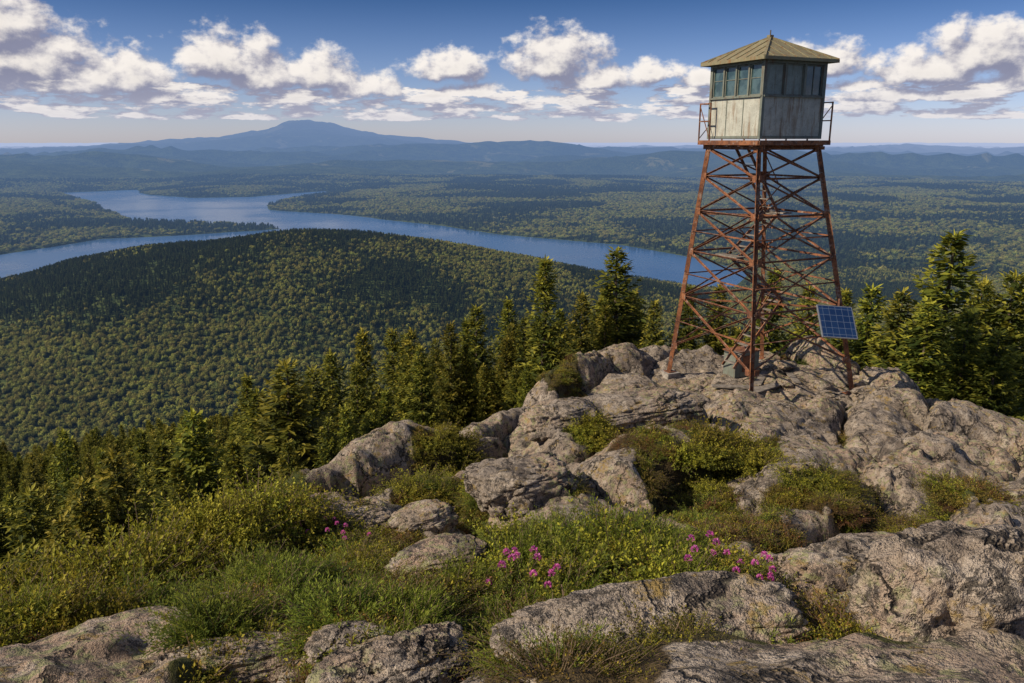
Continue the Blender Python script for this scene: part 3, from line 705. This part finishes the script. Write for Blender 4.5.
for i in range(4):
    cs=[(-1,-1),(1,-1),(1,1),(-1,1)]; a,b=cs[i]; c,d=cs[(i+1)%4]
    mb.beam(tw(a*EW,b*EW,zr),tw(c*EW,d*EW,zr),.03,.09,0)
    mb.beam(tw(a*EW,b*EW,zr+.05),tw(0,0,za+.01),.07,.04,0)
    for f in np.linspace(.12,.88,6):
        x_,y_=a+(c-a)*f,b+(d-b)*f; g=1-abs(2*f-1)
        nx_,ny_=(a+c)/2,(b+d)/2
        mb.beam(tw(x_*EW,y_*EW,zr+.055),tw(x_*EW-nx_*EW*g,y_*EW-ny_*EW*g,zr+.055+(za-zr-.04)*g),.016,.016,0)
mb.box(tw(0,0,za+.02),.14,.14,.08,0,Rm); mb.beam(tw(0,0,za),tw(0,0,za+.2),.03,.03,1)
obj('roof',mb.mesh('roof',[M_roof,M_trim]),parent=tower)
m,N=mat('solar_cells'); p=N.n('ShaderNodeTexCoord').outputs['Object']
br=N.n('ShaderNodeTexBrick',{'Vector':p,'Color1':C(.010,.030,.10),'Color2':C(.016,.045,.13),'Mortar':C(.16,.21,.30),'Scale':1.0,'Mortar Size':.005,'Brick Width':.205,'Row Height':.20,'Bias':0.0}); br.offset=0.0
finish(N,bsdf(N,br.outputs[0],.15,.5)); M_sol=m; M_alu=simple('aluminium_frame',C(.35,.36,.38),.4,.5,20,.1,.6)
sp=bpy.data.objects.new('solar_panel',None); scene.collection.objects.link(sp)
r=ray(837,322); yy=22.6; sp.location=(r[0]*yy,yy,r[2]*yy); sp.rotation_euler=(math.radians(54),math.radians(6),math.radians(10))
mb=MB(); mb.box((0,0,.012),1.08,.96,.02,0)
obj('cells',mb.mesh('cells',[M_sol]),parent=sp)
mb=MB()
for s in(-1,1): mb.box((s*.55,0,0),.025,1.02,.05,0); mb.box((0,s*.495,0),1.07,.025,.05,0)
mb.box((0,.2,-.05),1.03,.05,.05,0); mb.box((0,-.25,-.05),1.03,.05,.05,0); mb.box((0,0,-.02),1.06,.95,.012,0)
obj('frame',mb.mesh('frame',[M_alu]),parent=sp)
mb=MB(); c=np.array(sp.location); l1=leg(1,c[2]-.35); l2=leg(1,c[2]+.35)
mb.beam(l1,c+[.1,.05,-.35],.05,.05,0); mb.beam(l2,c+[.1,.25,.25],.05,.05,0); mb.beam(l1,c+[.1,.25,.25],.04,.04,0)
o=obj('mount',mb.mesh('mount',[M_rust]),parent=sp); bpy.context.view_layer.update(); o.matrix_parent_inverse=sp.matrix_world.inverted()
mb=MB()
for (a,b,l,w,yaw,tl) in [(-.6,-1.2,1.8,.22,.3,.03),(-.3,-.9,1.6,.22,.1,-.03),(.9,-.7,1.3,.2,1.0,.05),(-1.2,-.4,1.5,.25,-.5,.02),(.4,.2,1.9,.24,.7,.04)]:
    q=tw(a,b,-7.3); g=G(q[0],q[1]); cc,s_=math.cos(yaw+ROT),math.sin(yaw+ROT)
    R=np.array([[cc,-s_,0],[s_,cc,0],[0,0,1]])@np.array([[math.cos(tl),0,math.sin(tl)],[0,1,0],[-math.sin(tl),0,math.cos(tl)]])
    mb.box((q[0],q[1],g+.10+.03*random.random()),l,w,.045,0,R)
obj('wooden_planks',mb.mesh('wooden_planks',[M_wood]))
mb=MB(); q=tw(.1,.9,-7.3); g=G(q[0],q[1]); mb.box((q[0],q[1],g+.42),1.0,.6,.84,0,Rm); mb.box((q[0],q[1],g+.86),1.08,.68,.04,1,Rm); 
q2=tw(.1,.585,-7.3); mb.box((q2[0],q2[1],g+.45),.4,.02,.55,1,Rm)
obj('equipment_box',mb.mesh('equipment_box',[M_trim,M_rust]))
for (a,b,s_) in [(-1.1,-2.3,.33),(.6,-2.4,.26),(1.3,-1.5,.3),(-2.4,.2,.35),(-.2,-1.7,.2),(1.9,-2.7,.3),(.3,-1.0,.28),(1.4,.2,.3),(-1.4,1.0,.3),(2.7,-1.8,.3)]:
    q=tw(a,b,-7.3)
    bm=bmesh.new(); bmesh.ops.create_icosphere(bm,subdivisions=4,radius=1); o3=Vector((a*9,b*7,3))
    for vt in bm.verts:
        p=vt.co.copy(); n=mnoise.fractal(p*1.1+o3,1,2,4)*.4; vt.co=Vector((p.x*s_*1.4,p.y*s_,p.z*s_*.55))*(1+n)
    me=bpy.data.meshes.new('loose_rock'); bm.to_mesh(me); bm.free(); me.materials.append(M_boul)
    obj('loose_rock',me,(q[0],q[1],G(q[0],q[1])+s_*.2),None,(.1,.1,a*5))
# ------------------------------------------------------------------ light
sdv=Vector((-.78,-.26,.58)).normalized()
sun=bpy.data.lights.new('sun','SUN'); sun.energy=5.0; sun.angle=math.radians(.5); sun.color=(1,.87,.68)
so=bpy.data.objects.new('sun',sun); scene.collection.objects.link(so); so.rotation_euler=sdv.to_track_quat('Z','Y').to_euler()
w=bpy.data.worlds.new('World'); scene.world=w; w.use_nodes=True; w.node_tree.nodes.clear(); N=NT(w.node_tree)
w.cycles.sampling_method='NONE'
sky=N.n('ShaderNodeTexSky',sky_type='NISHITA'); sky.sun_disc=False; sky.sun_elevation=math.asin(sdv.z); sky.sun_rotation=math.atan2(sdv.x,sdv.y); sky.air_density=1.0; sky.dust_density=.6; sky.altitude=800
g=N.n('ShaderNodeTexCoord').outputs['Generated']; sep=N.n('ShaderNodeSeparateXYZ',{0:g})
azs=N.m('ARCTAN2',sep.outputs[0],sep.outputs[1]); el=N.m('ARCSINE',sep.outputs[2])
clouds=[(30,50,95,56),(-10,15,80,50),(128,70,66,30),(60,82,70,18),(225,52,62,44),(265,70,60,30),(318,68,62,34),(365,84,56,20),(450,62,54,28),(470,90,50,12),(556,52,68,42),(600,78,60,20),(655,68,44,18),(705,74,34,16),(815,58,58,30),(860,84,44,12),(925,62,74,32),(990,46,80,42),(1045,60,70,40),(900,92,70,12),(180,96,80,10),(560,100,70,8)]
gr=bpy.data.node_groups.new('cloud_density','ShaderNodeTree'); gr.interface.new_socket('Vector',in_out='INPUT',socket_type='NodeSocketVector'); gr.interface.new_socket('Density',in_out='OUTPUT',socket_type='NodeSocketFloat')
K=NT(gr); gi=K.n('NodeGroupInput').outputs[0]; go=K.n('NodeGroupOutput')
wn=K.n('ShaderNodeTexNoise',{'Vector':K.vm('MULTIPLY',gi,(1,1.3,1)),'Scale':26.0,'Detail':4.0,'Roughness':.6})
wv=K.vm('MULTIPLY',K.vm('SUBTRACT',wn.outputs[1],(.5,.5,.5)),(.036,.018,0))
sp_=K.n('ShaderNodeSeparateXYZ',{0:K.vm('ADD',gi,wv)}); f=None
for (u,v,ww,hh) in clouds:
    r_=ray(u,v); a_=math.atan2(r_[0],r_[1]); e_=math.atan2(r_[2],math.hypot(r_[0],1)); ww/=820.; hh/=870.
    dx=K.m('MULTIPLY',K.m('SUBTRACT',sp_.outputs[0],a_),1/ww); y_=K.m('SUBTRACT',sp_.outputs[1],e_-hh*.35)
    dy=K.m('MAXIMUM',K.m('MULTIPLY',y_,1/(hh*1.2)),K.m('MULTIPLY',y_,-1/(hh*.42)))
    q=K.m('SUBTRACT',1.0,K.m('SQRT',K.m('ADD',K.m('MULTIPLY',dx,dx),K.m('MULTIPLY',dy,dy))))
    f=q if f is None else K.m('MAXIMUM',f,q)
n_=K.noise(K.vm('MULTIPLY',gi,(1,1.35,1)),30,7,.58); 
f=K.m('ADD',f,K.m('MULTIPLY',K.m('SUBTRACT',n_,.5),1.55))
s2=K.n('ShaderNodeSeparateXYZ',{0:gi}); lb=K.noise(K.vm('MULTIPLY',gi,(1,4.2,1)),17,5,.6)
msk=K.m('MULTIPLY',K.mr(s2.outputs[1],.010,.026),K.mr(s2.outputs[1],.055,.08,1,0))
hi=K.noise(K.vm('ADD',K.vm('MULTIPLY',gi,(1,2.2,1)),(5,3,1)),6,5,.6)
hm=K.mr(s2.outputs[1],.17,.26)
f=K.m('MAXIMUM',f,K.m('SUBTRACT',K.m('MULTIPLY',K.m('SUBTRACT',lb,.40),4.2),K.m('MULTIPLY',K.m('SUBTRACT',1.0,msk),3.0)))
f=K.m('MAXIMUM',f,K.m('SUBTRACT',K.m('MULTIPLY',K.m('SUBTRACT',hi,.5),4.0),K.m('MULTIPLY',K.m('SUBTRACT',1.0,hm),3.0)))
gr.links.new(f,go.inputs[0])
cv=N.n('ShaderNodeCombineXYZ',{0:azs,1:el}).outputs[0]
def grp(vec):
    q=N.n('ShaderNodeGroup'); q.node_tree=gr; N.t.links.new(vec,q.inputs[0]); return q.outputs[0]
d1=grp(cv); d2=grp(N.vm('ADD',cv,(-.007,.014,0)))
al=N.mr(d1,.10,.50)
lit=N.mr(N.m('SUBTRACT',d1,d2),-.28,.44)
thick=N.mr(d1,.4,1.5,1.0,.84)
ccol=N.mix(lit,C(.26,.265,.37),C(1.0,.93,.86)); ccol=N.mix(1.0,ccol,N.n('ShaderNodeCombineXYZ',{0:thick,1:thick,2:thick}).outputs[0],'MULTIPLY')
ccol=N.mix(N.mr(el,.0,.075,.6,0),ccol,C(.56,.575,.70))
skyc=N.vm('SCALE',sky.outputs[0]); N.t.nodes[-1].inputs['Scale'].default_value=.09
tint=N.mix(N.mr(el,0,.16,0,1,False),C(.95,1.0,1.5),C(.22,.37,.66))
tint=N.mix(N.mr(el,.3,1.0),tint,C(.78,.9,1.0))
base=N.mix(1.0,skyc,tint,'MULTIPLY')
fin=N.mix(N.m('MULTIPLY',al,.95),base,ccol)
bg=N.n('ShaderNodeBackground',{0:fin,1:1.0}); N.n('ShaderNodeOutputWorld',{0:bg.outputs[0]})
# ------------------------------------------------------------------ camera
cam=bpy.data.cameras.new('camera'); co=bpy.data.objects.new('camera',cam); scene.collection.objects.link(co)
cam.lens=F/1024*36; cam.sensor_width=36; cam.clip_start=.1; cam.clip_end=200000; co.rotation_euler=(math.pi/2-PITCH,0,0); scene.camera=co
scene.view_settings.view_transform='Standard'; scene.view_settings.look='None'; scene.view_settings.exposure=0
print('done',time.time()-t0)
